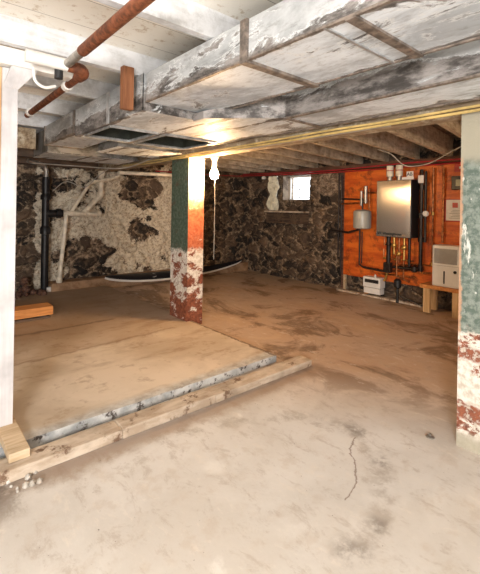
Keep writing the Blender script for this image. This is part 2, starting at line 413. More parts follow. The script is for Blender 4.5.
def stone_wall(name, along, n0, n1, z1, fixed, face, mat, hole=None, step=.022, seed=0, washf=None, depth=.075):
    """grid wall; along='x' or 'y'; face = sign of inward normal on the other axis"""
    nu = int((n1 - n0) / step); nz = int(z1 / step); bm = B(); grid = []
    st, ed, ws = [], [], []
    for i in range(nu + 1):
        u = n0 + (n1 - n0) * i / nu; row = []
        for k in range(nz + 1):
            z = z1 * k / nz
            q = V((u * 3.8, seed, z * 5.4)) + noise.noise_vector(V((u * 4, seed, z * 4))) * .55 + noise.noise_vector(V((u * 13, seed, z * 13))) * .16
            d, p = noise.voronoi(q)
            e = d[1] - d[0]; h = min(e, .35) / .35; h = h * h * (3 - 2 * h)
            rnd = noise.cell(p[0] * 7.13 + V((seed, 1.5, 2.5)))
            rnd = abs(rnd) % 1.0
            off = depth * h * (.55 + .6 * rnd) + .03 * noise.noise(V((u * 1.3, seed + 5, z * 1.5))) + .022 * noise.noise(V((u * 11, seed, z * 11))) + .010 * noise.noise(V((u * 27, seed, z * 27)))
            if hole and hole[0] - .02 < u < hole[1] + .02 and hole[2] - .02 < z < hole[3] + .02: off = min(off, .03)
            c = (u, fixed + face * off, z) if along == 'x' else (fixed + face * off, u, z)
            row.append(bm.verts.new(c)); st.append(rnd); ed.append(e); ws.append(washf(u, z) if washf else 0)
        grid.append(row)
    for i in range(nu):
        for k in range(nz):
            uc = n0 + (n1 - n0) * (i + .5) / nu; zc = z1 * (k + .5) / nz
            if hole and hole[0] < uc < hole[1] and hole[2] < zc < hole[3]: continue
            bm.faces.new((grid[i][k], grid[i + 1][k], grid[i + 1][k + 1], grid[i][k + 1]))
    me = bpy.data.meshes.new(name)
    bm.verts.index_update()
    bm.to_mesh(me); bm.free()
    for nm, arr in (('stone', st), ('edge', ed), ('wash', ws)):
        a = me.attributes.new(nm, 'FLOAT', 'POINT'); a.data.foreach_set('value', arr)
    me.materials.append(mat)
    for p in me.polygons: p.use_smooth = True
    o = bpy.data.objects.new(name, me); C.objects.link(o); return struct(o)

def wash(u, z):   # lime wash on the far left wall: a big pale field with dark bare parts
    f = .78
    f -= .9 * max(0, 1 - abs(u - 2.45) / .75) * max(0, min(1, (.95 - z) / .3))          # bare low part behind the pipes
    f -= 1.1 * max(0, 1 - ((u - 3.35) / .62) ** 2 - ((z - 1.72) / .34) ** 2)            # dark patch upper middle
    f -= 1.2 * max(0, min(1, (u - 4.15) / .15))
    f -= .8 * max(0, min(1, (z - 1.95) / .1))
    f -= 1.2 * max(0, min(1, (1.62 - u) / .12))
    return f + .75 * noise.noise(V((u * 1.9, 3, z * 2.6))) + .45 * noise.noise(V((u * 5, 8, z * 6)))
def plaster(u, z):   # patch of bare tan mortar right of the window
    return 1.0 * max(0, 1 - ((u - 4.45) / .45) ** 2 - ((z - 1.88) / .33) ** 2) + .35 * max(0, 1 - ((u - 4.6) / .6) ** 2 - ((z - .9) / .5) ** 2)
win = (4.88, 5.60, 1.58, 2.08)
stone_wall('wall_left', 'x', X0, XB + .02, 2.45, YL, -1, m_stone('washed_stone', True), seed=3.1, washf=wash)
stone_wall('wall_back', 'y', Y0, YL + .02, 2.45, XB, -1, m_stone('dark_stone'), hole=win, seed=8.7, washf=plaster)
def m_plain(): 
    t = NT('whitewashed_masonry'); f = t.noise(5, 7, .7)
    return t.out(t.mix(t.ramp(f, .4, .62), (.40, .36, .31), (.66, .63, .58)), .8, 0, f, .4, .01)
MT['plain'] = m_plain()
bm = B(); box(bm, X0 - .1, X0, Y0, YL, 0, 2.45); struct(obj('wall_near_left', bm, 'plain'))
bm = B(); box(bm, X0, XB, Y0 - .1, Y0, 0, 2.45); struct(obj('wall_right', bm, 'plain'))
# ceiling: painted boards, separate planks with thin gaps (front) and worn boards (back)
def m_ceiling():
    t = NT('ceiling_planks'); x, y, z = t.xyz()
    fr = t.math('FRACT', t.mul(t.math('ADD', y, .13), 1 / .31)); gap = t.ramp(t.math('ABSOLUTE', t.math('SUBTRACT', fr, .5)), .488, .497)
    f = t.noise(2.2, 6, .65, t.mapp((1.2, 12, 1))); g = t.noise(12, 9, .75)
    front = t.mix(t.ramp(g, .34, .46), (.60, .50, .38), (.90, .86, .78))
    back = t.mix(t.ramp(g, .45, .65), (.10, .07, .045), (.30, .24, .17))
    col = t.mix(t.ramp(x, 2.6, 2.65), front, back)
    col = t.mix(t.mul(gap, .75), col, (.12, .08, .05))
    return t.out(col, .65, 0, f, .2, .004)
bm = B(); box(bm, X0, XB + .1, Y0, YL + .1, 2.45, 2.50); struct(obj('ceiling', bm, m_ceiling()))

# front joists (run left-right in the photo's depth) - painted white
lab = 'white painted ceiling joist above the ducts'
for k, y in enumerate((-1.6, -.8, 0.05, .85, 1.68, 2.5, 3.28, 4.12, 4.95, 5.75)):
    bm = B(); box(bm, X0 + .01, 2.58, y, y + .055, 2.30, 2.45, .003)
    nm = obj('ceiling_joist', bm, 'joist_white')
    if k == 5: tag(nm, 'white ceiling joist resting on the white header, behind the rusty pipe', 'joist', 'white joists over the ducts')
    elif k == 6: tag(nm, 'greyish white ceiling joist just behind the lower rusty pipe', 'joist', 'white joists over the ducts')
    elif k == 4: tag(nm, 'white ceiling joist nearest the top edge of the photo, crossed by the thick rusty pipe', 'joist', 'white joists over the ducts')
    elif k == 7: tag(nm, 'shadowed white joist above the dark end of the far duct', 'joist', 'white joists over the ducts')
    elif k in (8, 9): tag(nm, 'dim white joist directly above the rear duct' if k == 8 else 'dim white joist nearest the whitewashed stone wall, beyond the rear duct', 'joist', 'white joists over the ducts')
    else: tag(nm, 'white ceiling joist above the main duct, nearer than the top edge of the photo', 'joist', 'white joists over the ducts')
# rear joists, slightly askew
for k in range(17):
    y = -1.35 + k * .48
    bm = B(); x0, x1 = 2.60, 5.93
    ya, yb = y + .14 * (x0 - 3.83), y + .14 * (x1 - 3.83)
    if yb > 6.75 or ya < Y0 + .1: bm.free(); continue
    L = math.hypot(x1 - x0, yb - ya); rot = Matrix.Rotation(math.atan2(yb - ya, x1 - x0), 3, 'Z')
    vs = box(bm, -L / 2, L / 2, -.026, .026, -.135, .135, .003)
    bmesh.ops.rotate(bm, matrix=rot, verts=vs, cent=(0, 0, 0)); bmesh.ops.translate(bm, vec=((x0 + x1) / 2, (ya + yb) / 2, 2.315), verts=vs)
    tag(obj('floor_joist', bm, 'joist_old'), {7: 'worn joist ending over the dehumidifier and the framed notice', 8: 'worn joist ending over the right edge of the steel water heater', 9: 'worn joist ending over the left edge of the steel water heater', 10: 'worn joist ending over the small grey tank', 11: 'worn joist ending just left of the orange panel', 12: 'worn joist ending over the bare mortar patch right of the window', 13: 'worn joist ending straight over the middle of the window', 14: 'worn joist ending over the left edge of the window', 15: 'worn joist ending over the dark stones between window sheet and far corner', 16: 'last worn joist, ending at the far corner of the stone walls'}.get(k, 'worn joist on the far side of the near green brick column'), 'joist', 'worn joists behind the beam')

# main beam on the two columns
bm = B(); box(bm, 2.50, 2.62, Y0 + .02, YL - .12, 2.0, 2.30, .006); box(bm, 2.625, 2.76, Y0 + .02, YL - .12, 2.0, 2.18, .006)
tag(obj('support_beam', bm, 'beam'), 'long built-up timber beam resting on both brick columns', 'beam')
bm = B(); box(bm, 5.80, 5.93, Y0 + .02, YL - .1, 2.10, 2.178, .006)
tag(obj('sill_plate', bm, 'sill_wood'), 'dark reddish sill timber along the top of the window wall', 'timber')
bm = B(); box(bm, X0 + .1, 2.47, YL - .30, YL - .12, 2.02, 2.30, .01)
tag(obj('wall_timber', bm, 'dark_wood'), 'dark timber along the top of the whitewashed stone wall', 'timber')

# ------------------------------------------------------------------ brick columns
def column(x0, x1, y0, y1, h, mat, label):
    t = thing('brick_column', label, 'column', ((x0 + x1) / 2, (y0 + y1) / 2, 0))
    bm = B(); ch = .074; z = 0; k = 0
    while z < h - .01:
        top = min(z + ch - .009, h)
        W = x1 - x0; D = y1 - y0
        nx = 2 if W > .2 else 1
        cells = []
        if k % 2 == 0: ys = [y0, y0 + D / 2, y1]; xs = [x0, x0 + W / 2, x1]
        else: ys = [y0, y0 + D * .27, y0 + D * .73, y1]; xs = [x0, x1]
        for a, b in zip(xs, xs[1:]):
            for c, d in zip(ys, ys[1:]):
                j = [random.uniform(-.003, .003) for _ in range(2)]
                box(bm, a + .004, b - .004, c + .004, d - .004, z, top, .004)
        z += ch; k += 1
    box(bm, x0 + .0035, x1 - .0035, y0 + .0035, y1 - .0035, 0, h)
    o = obj('brickwork', bm, mat, t)
    o.location = -V(t.location)
    # move mesh coords so that object space = metres from the foot of the column
    return t
column(2.535, 2.765, 3.89, 4.28, 2.0, m_brick('painted_brick_far', 'far'), 'brick column painted green and red with flaking white foot, beside the hanging bulb')
column(2.535, 2.93, .54, .935, 2.0, m_brick('painted_brick_near', 'near'), 'near brick column at the right edge, pale green above flaking white and brick')

# ------------------------------------------------------------------ ducts
t = thing('main_duct', 'large galvanised rectangular duct under the white joists, stained grey and brown', 'duct', (1.48, 1.0, 2.1))
bm = B(); box(bm, 1.22, 1.74, Y0 + .02, 2.41, 2.10, 2.292, .004); obj('duct_casing', bm, 'duct', t)
for y in (1.38, -.1):
    bm = B(); box(bm, 1.205, 1.755, y, y + .05, 2.085, 2.292, .004); obj('joint_band', bm, 'duct_tape', t)
bm = B(); box(bm, 1.212, 1.748, .80, .845, 2.088, 2.10, .002); obj('seam_strip', bm, 'duct_tape', t)
bm = B(); box(bm, 1.212, 1.748, .93, .945, 2.092, 2.10, .002); obj('seam_strip', bm, 'duct_edge', t)
for x in (1.216, 1.736):
    bm = B(); box(bm, x - .007, x + .010, Y0 + .03, 2.4, 2.093, 2.104, .002); obj('edge_fold', bm, 'duct_tape', t)

# second duct, whose left side slants in to join the plenum
t = thing('branch_duct', 'narrower galvanised duct hanging lower between the main duct and the beam', 'duct', (2.2, 1.0, 2.03))
bm = B(); prof = [(1.99, Y0 + .02), (1.99, 1.86), (1.60, 2.28), (1.60, 2.41), (2.40, 2.41), (2.40, Y0 + .02)]
lo = [bm.verts.new((x, y, 2.03)) for x, y in prof]; hi = [bm.verts.new((x, y, 2.084 if x < 1.8 else 2.2)) for x, y in prof]
bm.faces.new(lo)
for i in range(6): bm.faces.new((lo[i], hi[i], hi[(i + 1) % 6], lo[(i + 1) % 6]))
bm.faces.new((hi[0], hi[1], hi[5])); bm.faces.new((hi[1], hi[4], hi[5])); bm.faces.new((hi[1], hi[2], hi[3])); bm.faces.new((hi[1], hi[3], hi[4]))
obj('duct_casing', bm, 'duct', t)
bm = B(); box(bm, 1.98, 2.01, Y0 + .03, 1.84, 2.022, 2.034, .002); obj('edge_fold', bm, 'duct_tape', t)
bm = B(); box(bm, 2.385, 2.408, Y0 + .03, 2.28, 2.022, 2.034, .002)
obj('edge_fold', bm, 'duct_tape', t)
bm = B(); box(bm, 1.985, 2.405, 1.84, 1.87, 2.02, 2.034, .002); obj('seam_strip', bm, 'duct_tape', t)
bm = B(); box(bm, 1.985, 2.405, .2, .235, 2.02, 2.034, .002); obj('seam_strip', bm, 'duct_tape', t)

# plenum with two open mouths in its underside
t = thing('duct_plenum', 'wide sheet metal plenum with two dark open mouths underneath', 'duct', (1.8, 3.0, 2.05))
bm = B(); zb, zt = 2.045, 2.05
X1, X2, Y1, Y2 = 1.205, 2.42, 2.42, 3.78
o1 = (1.25, 1.66, 3.06, 3.62); o2 = (1.75, 2.30, 3.06, 3.66)
box(bm, X1, X2, Y1, 3.06, zb, zt)
box(bm, X1, o1[0], 3.06, Y2, zb, zt); box(bm, o1[1], o2[0], 3.06, Y2, zb, zt); box(bm, o2[1], X2, 3.06, Y2, zb, zt)
box(bm, o1[0], o1[1], o1[3], Y2, zb, zt); box(bm, o2[0], o2[1], o2[3], Y2, zb, zt)
box(bm, X1, X1 + .005, Y1, Y2, zt, 2.292); box(bm, X2 - .005, X2, Y1, Y2, zt, 2.292); box(bm, X1, X2, Y2 - .005, Y2, zt, 2.292)
box(bm, X1, X2, Y1, Y1 + .005, zt, 2.292)
obj('duct_casing', bm, 'duct', t)
bm = B(); box(bm, X1 + .006, X2 - .006, 2.44, Y2 - .006, 2.285, 2.29)
for o_ in (o1, o2):
    box(bm, o_[0] - .02, o_[0] - .016, o_[2] - .02, o_[3] + .02, zt, 2.28); box(bm, o_[1] + .016, o_[1] + .02, o_[2] - .02, o_[3] + .02, zt, 2.28)
    box(bm, o_[0] - .02, o_[1] + .02, o_[3] + .016, o_[3] + .02, zt, 2.28)
obj('inner_lining', bm, 'duct_inside', t)
for o_ in (o1, o2):
    bm = B(); r = .012
    box(bm, o_[0] - r, o_[1] + r, o_[2] - r, o_[2], 2.028, 2.052, .002); box(bm, o_[0] - r, o_[1] + r, o_[3], o_[3] + r, 2.028, 2.052, .002)
    box(bm, o_[0] - r, o_[0], o_[2], o_[3], 2.028, 2.052, .002); box(bm, o_[1], o_[1] + r, o_[2], o_[3], 2.028, 2.052, .002)
    obj('mouth_rim', bm, 'duct_edge', t)
bm = B(); box(bm, X1 - .006, X1, 2.98, 3.03, 2.04, 2.292, .002); obj('joint_band', bm, 'duct_edge', t)

t = thing('far_duct', 'dark stained square duct end left of the plenum', 'duct', (1.4, 4.3, 2.1))
bm = B(); box(bm, 1.205, 1.62, 3.79, 4.82, 2.085, 2.292, .004); obj('duct_casing', bm, 'duct', t)
bm = B(); box(bm, 1.195, 1.63, 3.79, 3.83, 2.075, 2.292, .003); obj('joint_band', bm, 'duct_tape', t)
bm = B(); box(bm, 1.195, 1.63, 4.79, 4.83, 2.075, 2.292, .003); obj('joint_band', bm, 'duct_tape', t)
t = thing('low_duct', 'flat low duct with a pale pinkish underside near the left brick column', 'duct', (2.0, 4.4, 2.0))
bm = B(); box(bm, 1.66, 2.38, 3.86, 4.42, 2.02, 2.292, .004); obj('duct_casing', bm, 'duct_dark', t)
bm = B(); box(bm, 1.64, 2.40, 3.84, 4.44, 2.008, 2.02, .002); obj('bottom_panel', bm, 'duct', t)
t = thing('rear_duct', 'dark flat duct behind the low duct, above the drain pipes', 'duct', (1.9, 5.2, 1.98))
bm = B(); box(bm, 1.25, 2.36, 4.86, 5.5, 2.02, 2.292, .004); obj('duct_casing', bm, 'duct_dark', t)
bm = B(); box(bm, 1.24, 2.37, 4.85, 5.51, 2.006, 2.02, .002); obj('bottom_panel', bm, 'duct', t)
bm = B(); box(bm, .1, 1.18, 5.1, 5.16, 2.06, 2.3, .004); tag(obj('cross_board', bm, 'beam'), 'pale pine board between joists left of the far duct', 'board')
bm = B(); box(bm, .1, 1.7, 5.6, 5.72, 2.02, 2.28, .004); tag(obj('dark_board', bm, 'dark_wood'), 'dark timber near the top of the black soil pipe', 'board')

# wooden hanger in front of the duct
bm = B(); box(bm, 1.075, 1.15, 2.44, 2.49, 2.04, 2.32, .004)
t = tag(obj('wood_block', bm, 'brown_wood'), 'short brown wooden block hanging upright beside the duct corner', 'wood block')

# ------------------------------------------------------------------ cables on the beam
def cable(pts, r, mat, label, name='cable', group=None, n=6):
    bm = B(); tube(bm, smooth_path(pts, n), r, 6); o = obj(name, bm, mat, None, True); return tag(o, label, 'cable', group)
for i, (x, z, m, l) in enumerate(((2.478, 1.984, 'yellow_cable', 'lowest yellow cable running along under the beam edge'),
                                  (2.445, 2.002, 'yellow_cable', 'upper yellow cable running between duct and beam'),
                                  (2.53, 1.986, 'grey_cable', 'pale cable behind the yellow ones under the beam'))):
    pts = [(x + random.uniform(-.008, .008), y * .46 - 2.3, z + random.uniform(-.006, .003)) for y in range(0, 18)]
    if i == 2: pts = [p for p in pts if p[1] > 1.05 and p[1] < 3.8]
    cable(pts, .0095 - .001 * i, m, l, 'yellow_cable' if i < 2 else 'grey_cable')
cable([(2.44, 4.6, 2.03), (2.3, 5.2, 1.93), (1.9, 5.7, 1.96), (1.4, 6.2, 2.0)], .008, 'grey_cable', 'thin cable sagging from the beam towards the black soil pipe')
cable([(1.75, 6.5, 1.62), (1.95, 6.5, 1.78), (2.2, 6.4, 1.70), (2.35, 6.3, 1.86), (2.5, 6.2, 2.0)], .006, 'grey_cable', 'thin looping wire above the drain pipes on the left wall')
cable([(4.5, 2.62, 2.17), (4.5, 2.44, 2.09), (4.5, 2.3, 1.96), (4.5, 2.18, 1.925), (4.5, 1.97, 1.95), (4.5, 1.74, 2.06), (4.5, 1.5, 2.16)], .006, 'grey_cable', 'white cable drooping in a loop in front of the red sill, above the water heater')

# ------------------------------------------------------------------ bulb
bx, by = 2.735, 3.66
t = thing('hanging_bulb', 'bare glowing bulb on a white porcelain holder beside the column', 'lamp', (bx, by, 1.76))
bm = B(); lathe(bm, [(.052, 2.0), (.052, 1.985), (.03, 1.95), (.028, 1.87), (.022, 1.865)], (bx, by, 0), 20); obj('lamp_holder', bm, 'white_plastic', t, True)
bm = B(); lathe(bm, [(.016, 1.872), (.018, 1.86), (.036, 1.835), (.050, 1.80), (.048, 1.77), (.030, 1.742), (.006, 1.734)], (bx, by, 0), 20); o = obj('bulb', bm, 'bulb', t, True)
bm = B(); tube(bm, smooth_path([(bx + .022, by + .02, 1.9), (bx + .03, by + .02, 1.4), (bx + .028, by + .02, .80)], 4), .004, 5); o = obj('pull_string', bm, 'grey_cable', t)

# ------------------------------------------------------------------ white post, header, pipes
t = thing('support_post', 'white painted timber post with bare brown side at the left edge', 'post', (.46, 2.64, .1))
bm = B(); box(bm, .425, .507, 2.62, 2.66, .10, 2.195, .003); obj('post_face', bm, 'white_wood', t)
bm = B(); box(bm, .375, .424, 2.63, 2.70, .10, 2.195, .003); obj('post_side', bm, 'pine_v', t)
bm = B(); 
vs = [(.425, 2.618, 2.08), (.507, 2.618, 2.08), (.60, 2.56, 2.195), (.46, 2.56, 2.195)]
f = [bm.verts.new(v) for v in vs]; g = [bm.verts.new((v[0], v[1] + .035, v[2])) for v in vs]
bm.faces.new(f); bm.faces.new(g[::-1])
for i in range(4): bm.faces.new((f[i], g[i], g[(i + 1) % 4], f[(i + 1) % 4]))
obj('bracket', bm, 'white_wood', t)
bm = B(); box(bm, -.9, .80, 2.57, 2.66, 2.20, 2.30, .004); tag(obj('header_board', bm, 'white_paint'), 'white painted header board on top of the white post', 'board')
bm = B(); box(bm, .43, .53, 2.30, 2.72, .063, .11, .004); tag(obj('wood_block', bm, 'pine'), 'pale pine block lying under the foot of the white post', 'wood block')

t = thing('iron_pipe', 'thick rusty iron pipe crossing the white ceiling at the top', 'pipe', (.707, 1.4, 2.2))
bm = B(); tube(bm, [(.707, -1.2, 2.22), (.707, 2.12, 2.215)], .029, 16); obj('pipe_run', bm, 'rust', t, True)
bm = B(); tube(bm, [(.707, .93, 2.22), (.707, 1.0, 2.22)], .036, 16); obj('coupling', bm, 'rust', t, True)
bm = B(); tube(bm, [(.707, 2.12, 2.215), (.707, 2.36, 2.215)], .024, 14); obj('bare_end', bm, 'galv_pipe', t, True)
t = thing('iron_pipe', 'lower rusty iron pipe with white couplings, left of the hanging wood block', 'pipe', (.82, 3.0, 2.2))
bm = B(); tube(bm, smooth_path([(.72, 2.40, 2.215), (.79, 2.40, 2.21), (.82, 2.44, 2.2), (.82, 2.52, 2.2)], 4), .034, 14); obj('elbow', bm, 'rust', t, True)
bm = B(); tube(bm, [(.82, 2.5, 2.2), (.82, 3.86, 2.19)], .024, 14); obj('pipe_run', bm, 'rust', t, True)
for y in (2.72, 3.72):
    bm = B(); tube(bm, [(.82, y, 2.198), (.82, y + .05, 2.197)], .034, 14); obj('coupling', bm, 'pvc_white', t, True)
t = thing('white_fitting', 'white pipe fitting and cable stub beside the end of the rusty pipe', 'fitting', (.7, 2.42, 2.2))
bm = B(); tube(bm, [(.50, 2.42, 2.225), (.735, 2.41, 2.22)], .036, 14); obj('pipe_stub', bm, 'pvc_white', t, True)
bm = B(); tube(bm, [(.68, 2.44, 2.14), (.68, 2.44, 2.22)], .024, 12); obj('side_outlet', bm, 'black_plastic', t, True)
bm = B(); tube(bm, smooth_path([(.56, 2.5, 2.19), (.57, 2.5, 2.12), (.62, 2.5, 2.09), (.68, 2.5, 2.11)], 5), .009, 8); obj('cable_stub', bm, 'pvc_white', t, True)

# ------------------------------------------------------------------ curb timber, plank, floor bits
t = thing('curb_timber', 'long weathered timber curb lying on the floor in front of the raised slab', 'timber', (1.6, 2.3, 0))
bm = B()
for i, (xa, xb) in enumerate(((.30, 1.02), (1.022, 1.72), (1.722, 2.80))):
    dz = (.0, .004, -.002)[i]
    box(bm, xa, xb, 2.235, 2.375, 0.0, .06 + dz, .008)
for v in bm.verts:
    v.co.y += .012 * noise.noise(V((v.co.x * 3, v.co.z * 9, 2))); v.co.z += .006 * noise.noise(V((v.co.x * 5, v.co.y * 5, 7))) if v.co.z > .02 else 0
o = obj('timber', bm, 'curb', t)
bm = B()
for k in range(40):
    x = random.uniform(.1, .55); y = random.uniform(2.14, 2.3); r = random.uniform(.006, .018)
    rr_ = bmesh.ops.create_icosphere(bm, subdivisions=1, radius=r, matrix=Matrix.Translation((x, y, r * .5)))
o = tag(obj('rubble', bm, 'plain'), 'small crumbs of plaster at the left end of the curb', 'rubble'); o['kind'] = 'stuff'
t = thing('plank_stack', 'short orange brown boards stacked on the slab behind the white post', 'planks', (1.2, 5.2, .05))
rz = Matrix.Rotation(R(8), 3, 'Z')
bm = B(); vs = box(bm, .30, 1.34, 5.00, 5.24, .062, .09, .006); obj('lower_board', bm, 'dark_wood', t)
bm = B(); vs = box(bm, .32, 1.37, 4.98, 5.22, .105, .205, .006); obj('upper_board', bm, 'pine_orange', t)
bm = B(); box(bm, 1.22, 1.30, 5.0, 5.2, .09, .105, .002); obj('spacer', bm, 'dark_wood', t)
bm = B(); box(bm, .5, .6, 5.0, 5.2, .09, .105, .002); obj('spacer', bm, 'dark_wood', t)
t = thing('floor_plug', 'small metal plug set in the floor near the right column', 'plug', (2.503, 1.071, 0))
bm = B(); lathe(bm, [(.026, -.002), (.026, .006), (.018, .010), (.008, .012)], (2.503, 1.071, 0), 16); pr = obj('plug_ring', bm, 'galv_pipe', t, True)
bm = B(); box(bm, 2.497, 2.509, 1.065, 1.077, .010, .022, .001); obj('square_head', bm, 'galv_pipe', pr)

# ------------------------------------------------------------------ left wall: ledge, soil pipe, drains, paddle board
def m_ledge():
    t = NT('ledge_concrete'); f = t.noise(5, 7, .7)
    return t.out(t.mix(t.ramp(f, .35, .65), (.22, .12, .06), (.42, .27, .16)), .75, 0, f, .4, .01)
bm = B(); box(bm, 1.76, XB - .03, 6.50, YL - .07, 0, .185, .012)
for v in bm.verts:
    if v.co.y < 6.6: v.co.y += (v.co.x - 1.76) * .03
tag(obj('low_ledge', bm, m_ledge()), 'low brown ledge along the foot of the whitewashed wall', 'ledge')
bm = B(); box(bm, 1.70, 1.758, 6.53, 6.66, .05, .13, .004); tag(obj('floor_vent_box', bm, 'white_plastic'), 'small whitish box at the left end of the low ledge', 'box')
t = thing('soil_pipe', 'thick black cast iron soil pipe standing against the left wall', 'pipe', (1.68, 6.6, .05))
bm = B(); tube(bm, [(1.68, 6.6, .05), (1.68, 6.6, 1.84)], .055, 18); obj('pipe_run', bm, 'cast_iron', t, True)
bm = B(); lathe(bm, [(.055, 0), (.078, .01), (.078, .09), (.055, .13)], (1.68, 6.6, .95), 18); obj('hub', bm, 'cast_iron', t, True)
bm = B(); lathe(bm, [(.055, 0), (.076, .01), (.076, .07), (.055, .1)], (1.68, 6.6, 1.48), 18); obj('hub', bm, 'cast_iron', t, True)
bm = B(); tube(bm, [(1.68, 6.6, 1.27), (1.93, 6.6, 1.275)], .060, 16); tube(bm, [(1.84, 6.6, 1.272), (1.90, 6.6, 1.275)], .078, 16); obj('side_branch', bm, 'cast_iron', t, True)
bm = B(); tube(bm, smooth_path([(1.68, 6.6, 1.84), (1.68, 6.6, 1.95), (1.62, 6.58, 2.02), (1.4, 6.5, 2.06)], 5), .035, 12); obj('top_pipe', bm, 'galv_pipe', t, True)
t = thing('rubble_heap', 'dark lump of rubble around the foot of the black soil pipe', 'rubble', (1.55, 6.45, .05))
bm = B()
for k in range(34):
    r = random.uniform(.02, .06); a = random.uniform(0, 6.28); d = random.uniform(0, .28)
    bmesh.ops.create_icosphere(bm, subdivisions=1, radius=r, matrix=Matrix.Translation((1.36 + d * math.cos(a), 6.42 + .5 * d * math.sin(a), .05 + r * .6 + max(0, .2 - d) * random.uniform(0, 1.2))))
o = obj('rubble', bm, 'sill_wood', t); o['kind'] = 'stuff'

t = thing('drain_pipes', 'beige plastic drain pipes branching across the whitewashed stone wall', 'pipe', (2.2, 6.68, .2))
yy = 6.66
bm = B(); tube(bm, [(1.93, 6.6, 1.275), (2.52, yy, 1.262)], .042, 14); obj('horizontal_pipe', bm, 'pvc', t, True)
for x in (1.96, 2.14, 2.3, 2.5):
    bm = B(); tube(bm, [(x, 6.62, 1.274), (x + .05, 6.62, 1.273)], .052, 14); obj('coupling', bm, 'pvc', t, True)
bm = B(); tube(bm, [(1.985, 6.58, 1.25), (1.885, 6.55, .235)], .032, 14); obj('standing_pipe', bm, 'pvc', t, True)
bm = B(); tube(bm, [(1.883, 6.55, .185), (1.885, 6.55, .27)], .046, 14); obj('foot_cap', bm, 'pvc', t, True)
bm = B(); tube(bm, smooth_path([(2.28, yy, 1.27), (2.48, yy, 1.50), (2.56, yy, 1.58), (2.57, yy, 1.72), (2.57, yy, 1.98)], 4), .044, 14); obj('wye_pipe', bm, 'pvc', t, True)
bm = B(); tube(bm, [(2.56, yy, 1.58), (2.57, yy, 1.66)], .056, 14); obj('wye_coupling', bm, 'pvc', t, True)
bm = B(); tube(bm, [(2.57, yy, 1.92), (2.57, yy, 2.0)], .056, 14); obj('wye_coupling', bm, 'pvc', t, True)
bm = B(); tube(bm, smooth_path([(2.08, yy - .02, 1.3), (2.32, yy - .03, 1.70), (2.40, yy - .04, 1.80), (2.8, yy - .06, 1.90), (2.86, yy - .06, 2.0)], 4), .027, 12); obj('vent_branch', bm, 'pvc', t, True)
bm = B(); tube(bm, [(2.55, 5.9, 1.93), (3.6, 5.95, 1.96)], .03, 12)
tag(obj('horizontal_drain', bm, 'pvc', None, True), 'beige pipe hanging level under the joists left of the far column', 'pipe')

t = thing('paddle_board', 'long black board with white edge lying tilted against the low ledge', 'board', (4.0, 6.4, .1))
def boardpt(s, q):   # s -1..1 along, q -1..1 across
    L = 1.50; wdt = .115 * (1 - .18 * (s + 1)) * max(0.0, (1 - abs(s) ** 2.6)) ** .6 + .002
    x = 4.06 + s * L; 
    ca, sa = math.cos(R(33)), math.sin(R(33))
    rock = .02 + .10 * abs(s) ** 2.2 + .03 * s
    v = q * wdt
    return x, 6.40 + v * ca, .13 + rock + v * sa
def board_bm(th0, th1, qi):
    bm = B(); n, m = 40, 8; up_, dn = [], []
    for i in range(n + 1):
        s = -1 + 2 * i / n; a, b = [], []
        for j in range(m + 1):
            q = -qi + 2 * qi * j / m; x, y, z = boardpt(s, q); e = (1 - abs(q) ** 3)
            a.append(bm.verts.new((x, y - .55 * (th1 - .02 * (1 - e)), z + .84 * (th1 - .02 * (1 - e))))); b.append(bm.verts.new((x, y - .55 * th0, z + .84 * th0)))
        up_.append(a); dn.append(b)
    for i in range(n):
        for j in range(m):
            bm.faces.new((up_[i][j], up_[i + 1][j], up_[i + 1][j + 1], up_[i][j + 1])); bm.faces.new((dn[i][j], dn[i][j + 1], dn[i + 1][j + 1], dn[i + 1][j]))
        bm.faces.new((up_[i][0], dn[i][0], dn[i + 1][0], up_[i + 1][0])); bm.faces.new((up_[i][m], up_[i + 1][m], dn[i + 1][m], dn[i][m]))
    bm.faces.new(up_[0] + dn[0][::-1]); bm.faces.new(dn[n] + up_[n][::-1]); return bm
obj('white_edge', board_bm(-.035, .018, 1.0), 'white_plastic', t, True)
dp = obj('deck_pad', board_bm(.008, .030, .93), 'board_deck', t, True)
bm = B(); x, y, z = boardpt(-.02, .1)
lg = []
for ri, ro in ((.028, .05),):
    a = [bm.verts.new((3.42 + 1.8 * r_ * math.cos(k * math.pi / 12), 6.40 - .55 * .034 + r_ * math.sin(k * math.pi / 12) * .84 , .145 + .84 * .034 + r_ * math.sin(k * math.pi / 12) * .55)) for r_ in (ri, ro) for k in range(24)]
    for k in range(24): bm.faces.new((a[k], a[(k + 1) % 24], a[24 + (k + 1) % 24], a[24 + k]))
obj('oval_logo', bm, 'white_plastic', dp)

# ------------------------------------------------------------------ window
t = NT('jamb_plaster'); f = t.noise(7, 7, .7); MT['jamb'] = t.out(t.mix(t.ramp(f, .4, .6), (.12, .085, .06), (.34, .27, .2)), .8, 0, f, .4, .01)
bm = B(); a, b, c, d = win
box(bm, XB - .01, XB + .32, a - .05, a, c - .05, d + .05); box(bm, XB - .01, XB + .32, b, b + .05, c - .05, d + .05)
box(bm, XB - .01, XB + .32, a - .05, b + .05, c - .05, c); box(bm, XB - .01, XB + .32, a - .05, b + .05, d, d + .05)
wj = struct(obj('window_1', bm, 'jamb'))
bm = B()
for (y0, y1, z0, z1) in ((a, b, c, c + .03), (a, b, d - .03, d), (a, a + .03, c, d), (b - .03, b, c, d)): box(bm, XB + .18, XB + .21, y0, y1, z0, z1)
f = obj('window_frame', bm, 'white_plastic', wj)
bm = B()
for (y0, y1, z0, z1) in ((4.93, 5.28, 1.63, 1.65), (4.93, 5.28, 1.80, 1.82), (4.93, 4.95, 1.63, 1.82), (5.26, 5.28, 1.63, 1.82)): box(bm, XB + .10, XB + .12, y0, y1, z0, z1, .002)
obj('vent_frame', bm, 'alu', wj)
